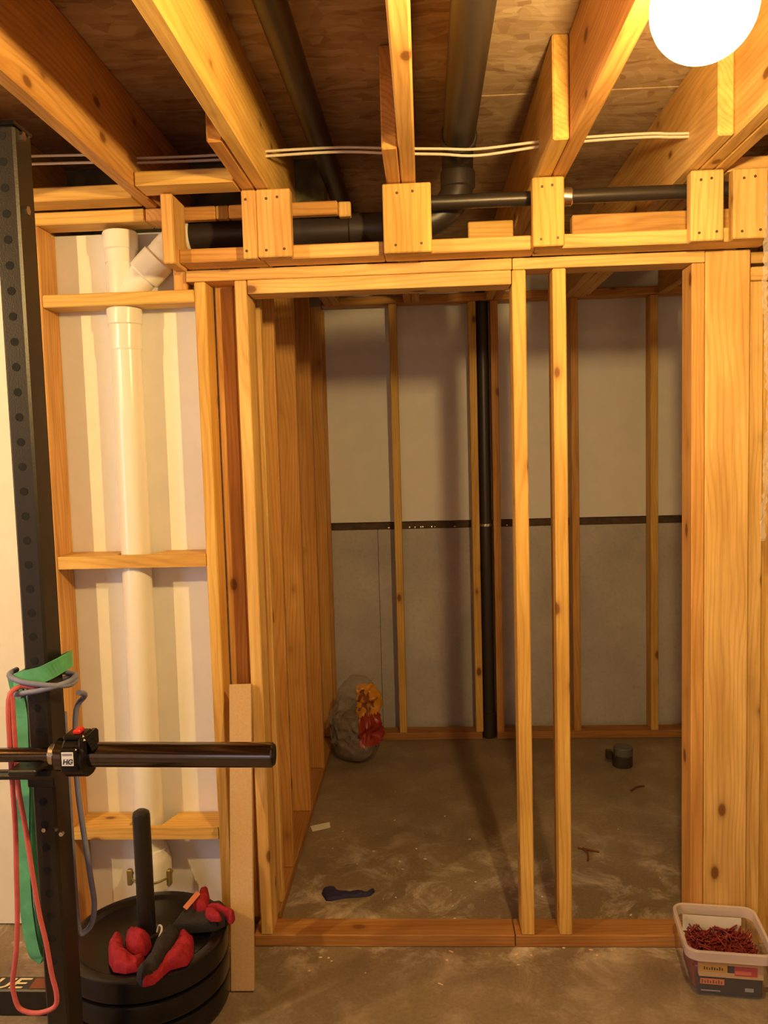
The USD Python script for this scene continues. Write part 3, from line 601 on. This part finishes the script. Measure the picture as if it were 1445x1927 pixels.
# ------------------------------------------------------------------ leaning plank
lo, hi = np.array([-.538, -.197, .0]), np.array([-.553, -.006, .812])
dv = hi-lo; ln = np.linalg.norm(dv); dv /= ln; ux = np.array([1.0, 0, 0]); ux -= dv*(ux@dv); ux /= np.linalg.norm(ux); nv = np.cross(dv, ux)
pl = rbox(-.0325, .0325, 0, .016, 0, ln, .0015); V = pl.vertices
nv = nv if nv[1] < 0 else -nv
Vw = lo+np.outer(V[:, 0], ux)+np.outer(V[:, 1], nv)+np.outer(V[:, 2], dv); Vw[:, 2] += .0015-Vw[:, 2].min()
pm = trimesh.Trimesh(Vw, pl.faces); pm.fix_normals()
single('leaning_plank', pm, tan_plank, 'narrow tan board leaning against the stud left of the doorway', 'plank')

# ------------------------------------------------------------------ storage bin and its contents
BC, BA = np.array([.792, -.130]), math.radians(-7)
def binp(x, y, z=None):
    c, s = math.cos(BA), math.sin(BA); X, Y = BC[0]+c*x-s*y, BC[1]+s*x+c*y
    return (X, Y) if z is None else (X, Y, z)
def rrect(hx, hy, r, k=6):
    o = []
    for cx, cy, a0 in ((hx-r, hy-r, 0), (-hx+r, hy-r, PI/2), (-hx+r, -hy+r, PI), (hx-r, -hy+r, 3*PI/2)):
        o += [(cx+r*math.cos(a0+PI/2*i/k), cy+r*math.sin(a0+PI/2*i/k)) for i in range(k+1)]
    return o
def shell(levels):
    """levels: closed loop of (hx, hy, radius, z) rings, outside up and inside down; ends capped."""
    V, F = [], []; k = len(rrect(1, 1, .1))
    for hx, hy, r, z in levels: V += [binp(x, y, z) for x, y in rrect(hx, hy, r)]
    for j in range(len(levels)-1):
        for i in range(k):
            a = (i+1) % k; F += [(j*k+i, j*k+a, (j+1)*k+a), (j*k+i, (j+1)*k+a, (j+1)*k+i)]
    V += [binp(0, 0, levels[0][3]), binp(0, 0, levels[-1][3])]; a, b = len(V)-2, len(V)-1
    for i in range(k):
        q = (i+1) % k; F += [(a, q, i), (b, (len(levels)-1)*k+i, (len(levels)-1)*k+q)]
    return trimesh.Trimesh(np.array(V), np.array(F), process=False)
bn = thing('storage_bin', 'milky plastic storage bin on the floor below the wide board', 'storage bin', (BC[0], BC[1], 0))
part(bn, 'tub', shell([(.092, .096, .02, .001), (.096, .100, .022, .006), (.106, .110, .028, .128), (.1045, .1085, .0265, .128), (.0945, .0985, .0205, .0075), (.0905, .0945, .0185, .0035)]), bin_m, smooth=40)
rimo = [(.107, .111, .029, .112), (.113, .117, .033, .113), (.115, .119, .034, .138), (.112, .116, .032, .142), (.106, .110, .028, .140), (.106, .110, .028, .112)]
k = len(rrect(1, 1, .1)); V = [binp(x, y, z) for hx, hy, r, z in rimo for x, y in rrect(hx, hy, r)]; F = []
for j in range(len(rimo)):
    for i in range(k):
        a, b = (i+1) % k, (j+1) % len(rimo); F += [(j*k+i, j*k+a, b*k+a), (j*k+i, b*k+a, b*k+i)]
part(bn, 'rim', trimesh.Trimesh(V, F), bin_rim_m, smooth=40)
def binbox(x0, x1, y0, y1, z0, z1, ch=.001):
    t = rbox(x0, x1, y0, y1, z0, z1, ch); v = t.vertices; q = np.array([binp(x, y) for x, y in v[:, :2]]); return trimesh.Trimesh(np.c_[q, v[:, 2]], t.faces, process=False)
pc = binbox(-.088, .072, .0845, .086, .055, .124, .0003)
single('paper_card', pc, paper_m, 'white paper card standing inside the storage bin', 'card')
b1 = thing('screw_box', 'dark navy screw box with an orange print at the bottom of the storage bin', 'box', (*binp(0, -.06), .005), 'screw boxes in the storage bin')
part(b1, 'carton', binbox(-.080, .084, -.0905, -.072, .0085, .056), navy_box)
part(b1, 'orange_panel', binbox(-.074, -.012, -.0912, -.0904, .034, .050, .0002), orange_print)
part(b1, 'print_line', binbox(-.072, -.022, -.0912, -.0904, .0145, .018, .0002), grey_ink); part(b1, 'print_mark', binbox(.040, .062, -.0912, -.0904, .020, .030, .0002), grey_ink)
part(b1, 'print_stroke', cat_(*[binbox(-.070+.007*i, -.0665+.007*i, -.0916, -.0911, .037, .047-.003*(i % 2), .0001) for i in range(8)]), rust_ink, kind='stuff')
b2 = thing('screw_box', 'slim box with a yellow label and a red label, upper one in the storage bin', 'box', (*binp(0, -.06), .058), 'screw boxes in the storage bin')
part(b2, 'carton', binbox(-.078, .086, -.0955, -.078, .0575, .094), tan_plank)
part(b2, 'yellow_label', binbox(-.074, -.006, -.0962, -.0954, .073, .092, .0002), yellow_box)
part(b2, 'dark_label', binbox(-.0055, .012, -.0962, -.0954, .073, .092, .0002), navy_box)
part(b2, 'red_label', binbox(.0125, .070, -.0962, -.0954, .066, .092, .0002), redbox); part(b2, 'pale_red_stripe', binbox(.0135, .054, -.0966, -.0960, .070, .080, .0002), pinkprint)
part(b2, 'print_stroke', cat_(*[binbox(-.066+.0065*i, -.0625+.0065*i, -.0966, -.0960, .078, .087-.002*(i % 3), .0001) for i in range(8)]), ink, kind='stuff')
scr = []; r2 = random.Random(4)
for i in range(330):
    x, y = r2.uniform(-.085, .085), r2.uniform(-.066, .080); z = .066+.022*r2.random()*(1-.5*abs(x)/.085)+.010
    a, b = r2.uniform(0, 2*PI), r2.uniform(-.35, .5); L = r2.uniform(.028, .042); dx = np.array([math.cos(a)*math.cos(b), math.sin(a)*math.cos(b), math.sin(b)])
    p0 = np.array([x, y, z]); p1 = p0+dx*L; p1[0] = np.clip(p1[0], -.09, .09); p1[1] = np.clip(p1[1], -.069, .079); p1[2] = max(p1[2], .064)
    P0, P1 = binp(*p0), binp(*p1)
    scr.append(cyl(P0, P1, .0021, 5)); dd = (np.array(P0)-np.array(P1)); dd /= np.linalg.norm(dd); scr.append(cyl(P0, np.array(P0)+dd*.0022, .0045, 6))
hv = binbox(-.088, .088, -.0700, .079, .0085, .070, .004)
single('screw_pile', cat_(hv, *scr), red_screw, 'loose heap of dark red screws filling the back of the storage bin', 'screws', kind='stuff')

# ------------------------------------------------------------------ plastic bag in the closet
bg = thing('plastic_bag', 'crumpled clear plastic bag with orange and red print against the left closet wall', 'bag', (-.37, 1.48, 0))
def bagmesh(grow=0.0, sub=4, zcut=None):
    s = trimesh.creation.icosphere(sub); v = s.vertices.copy()
    wx = np.sign(v[:, 0])*np.abs(v[:, 0])**.72; wy = np.sign(v[:, 1])*np.abs(v[:, 1])**.75; wz = np.sign(v[:, 2])*np.abs(v[:, 2])**.8
    h = (wz+1)/2
    tx = .128*(1-.30*h**2.2); ty = .105*(1-.55*h**1.6)
    X = wx*(tx+grow)+.018*h; Y = wy*(ty+grow); Z = h*(.405+grow)
    n = np.abs(meshkit.fbm(np.c_[X, Y, Z]*15, 2, 5)-.5)*-2+.22+.7*(meshkit.fbm(np.c_[X, Y, Z]*38, 2, 6)-.5); n2 = meshkit.fbm(np.c_[X*30, Y*30, Z*12], 2, 8)-.5
    amp = .035*np.clip(h*3, .15, 1)
    X += v[:, 0]*n*amp*1.7+n2*.014+.05*np.clip(.25-h, 0, 1)*(v[:, 0] > 0)*v[:, 0]; Y += v[:, 1]*n*amp*2; Z = np.maximum(Z+n2*.02*h, 0.0)
    a = math.radians(-30); c, sn = math.cos(a), math.sin(a); lean = .02*h
    V = np.c_[-.362+c*X-sn*Y*.9, 1.475+sn*X*.8+c*Y+.05*h, Z+.003]
    V[:, 0] = np.maximum(V[:, 0], -.484)
    return trimesh.Trimesh(V, s.faces, process=False)
bag = bagmesh(); part(bg, 'film', bag, bag_m, smooth=22)
fill = bagmesh(-.012); fv = fill.vertices.copy(); fv[:, 2] = np.minimum(fv[:, 2]*.98+.004, .20+.03*meshkit.fbm(fv*14, 2, 2)); part(bg, 'contents', trimesh.Trimesh(fv, fill.faces, process=False), bag_fill, 'grey-brown contents filling the lower half', smooth=60)
outer = bagmesh(.0035); C = outer.triangles_center; nrm = outer.face_normals
sel = (nrm[:, 1] < .35)
def patch(name, cond, mat, label, kind=None):
    f = outer.faces[cond]; used_, inv = np.unique(f, return_inverse=True); top = outer.vertices[used_]; nn = outer.vertex_normals[used_]
    f2 = inv.reshape(-1, 3); k_ = len(used_); part(bg, name, trimesh.Trimesh(np.vstack([top, top-nn*.0015]), np.vstack([f2, f2[:, ::-1]+k_]), process=False), mat, label, smooth=60, kind=kind)
xl = C[:, 0]+.34-.25*(C[:, 2]-.2)
patch('orange_print', sel & (C[:, 0] > -.345) & (C[:, 2] > .235) & (C[:, 2] < .375), orange_label, 'orange printed panel'); patch('red_print', sel & (C[:, 0] > -.335) & (C[:, 2] > .10) & (C[:, 2] <= .235), red_label, 'dark red printed panel')
strokes = []
for i, (x, z, a) in enumerate(((-.325, .33, 1.1), (-.310, .325, -1.0), (-.297, .315, 1.2), (-.288, .30, -.8), (-.318, .285, .9), (-.300, .275, -1.1), (-.285, .262, .8))):
    sub = (np.abs((C[:, 0]-x)*math.sin(a)-(C[:, 2]-z)*math.cos(a)) < .006) & (np.abs((C[:, 0]-x)*math.cos(a)+(C[:, 2]-z)*math.sin(a)) < .028)
    strokes.append(sub)
allst = np.any(strokes, axis=0) & sel
outer = bagmesh(.0055); nrm = outer.face_normals
if allst.any(): patch('print_stroke', allst, rust_ink, 'dark lettering strokes on the orange panel', 'stuff')

# ------------------------------------------------------------------ small things on the floor
ds = thing('floor_drain_stub', 'short capped black drain stub standing in the closet floor', 'drain pipe', (.878, 1.39, 0))
part(ds, 'stub', cyl((.878, 1.39, 0), (.878, 1.39, .052), .046, 28, ch=.003), abs_m, smooth=35)
part(ds, 'grey_cap', lathe([(.044, .0525), (.044, .085), (.040, .09)], (.882, 1.392, 0), n=28), grey_abs, 'grey cap', smooth=35)
part(ds, 'side_tab', rbox(.805, .835, 1.385, 1.42, .03, .07, .005), abs_m)
single('paper_scrap', trimesh.convex.convex_hull(np.array([(-.487, .79, .001), (-.414, .825, .001), (-.405, .778, .001), (-.472, .745, .001), (-.487, .79, .0025), (-.414, .825, .0025), (-.405, .778, .003), (-.472, .745, .0025)])), paper_m, 'small white paper scrap on the closet floor near the left wall', 'paper')
single('tape_scrap', puffy([(-.381, .296), (-.378, .317), (-.366, .327), (-.341, .33), (-.326, .308), (-.282, .302), (-.256, .304), (-.228, .298), (-.208, .316), (-.199, .323), (-.196, .316), (-.216, .280), (-.244, .273), (-.297, .267), (-.34, .250), (-.36, .250)], .010, .0005, step=.004, seed=2, crumple=.5, edge=.012), blue_tape, 'twisted scrap of dark blue tape on the floor inside the doorway', 'tape', smooth=60)
for i, (pts, lab) in enumerate((([(.530, .60, .004), (.56, .585, .006), (.601, .57, .004)], 'reddish splinter on the closet floor beyond the two doorway studs'), ([(.548, .59, .009), (.556, .55, .010), (.548, .506, .004)], 'splinter lying across the other one beyond the two doorway studs'), ([(.845, 1.10, .004), (.88, 1.135, .007), (.915, 1.15, .004)], 'reddish splinter on the floor in front of the drain stub'))):
    single('splinter', tube(smooth_path(pts, 4), .0035, 7), twig_m, lab, 'splinter', 'splinters on the closet floor')
def crumbs(seed, n, boxes, smin, smax, flat):
    rr = random.Random(seed); out = []
    for i in range(n):
        x0, x1, y0, y1 = boxes[i % len(boxes)]
        s = rr.uniform(smin, smax); t = trimesh.creation.icosphere(0); t.vertices *= np.array([s*rr.uniform(.7, 2.2), s*rr.uniform(.6, 1.2), s*flat]); a = rr.uniform(0, PI)
        v = t.vertices; c, q = math.cos(a), math.sin(a); t.vertices = np.c_[c*v[:, 0]-q*v[:, 1], q*v[:, 0]+c*v[:, 1], v[:, 2]]+np.array([rr.uniform(x0, x1), rr.uniform(y0, y1), s*flat+.0003]); out.append(t)
    return cat_(*out)
single('wood_shavings', crumbs(3, 18, [(-.47, -.30, -.12, -.005), (.05, .7, -.09, -.003), (-.40, .6, -.2, -.01)], .002, .0055, .25), chip_m, 'scattered pale wood shavings along the front of the bottom plate', 'wood shavings', kind='stuff')
single('plaster_crumbs', crumbs(8, 34, [(-.46, -.05, .14, .75), (.05, .72, .10, .45), (-.3, .9, .2, 1.3)], .0015, .0045, .5), plaster_m, 'scattered white plaster crumbs on the closet floor', 'plaster', kind='stuff')
sh = []; r5 = random.Random(21)
for i in range(13):
    x = r5.uniform(-.28, .25) if i < 10 else r5.uniform(-.3, 1.0); t = trimesh.creation.icosphere(0); t.vertices *= np.array([r5.uniform(.004, .012), .003, r5.uniform(.003, .007)]); t.apply_translation((x, 1.909, 1.0735)); sh.append(t)
single('plastic_shreds', cat_(*sh), chrome, 'shiny shreds of plastic in the dark joint of the back wall', 'plastic shreds', kind='stuff')
# strip of clear plastic sheeting hung at the right edge
zz = np.linspace(1.22, 2.18, 120); ed = []
rr = random.Random(11)
left = [(.891+.006*math.sin(9*z)+rr.uniform(-.0035, .0035), -.140+.004*math.sin(31*z)) for z in zz]
V = []
for (x, y), z in zip(left, zz): V += [(x, y, z), (x+.014, y+.003, z), (x+.014, y+.0042, z), (x, y+.0012, z)]
F = []
for i in range(len(zz)-1):
    for q in range(4):
        r_ = (q+1) % 4; F += [(i*4+q, i*4+r_, i*4+4+r_), (i*4+q, i*4+4+r_, i*4+4+q)]
single('plastic_sheet_strip', trimesh.Trimesh(V, F), sheet_m, 'narrow edge of clear plastic sheeting hanging at the right edge', 'plastic sheet', smooth=60)
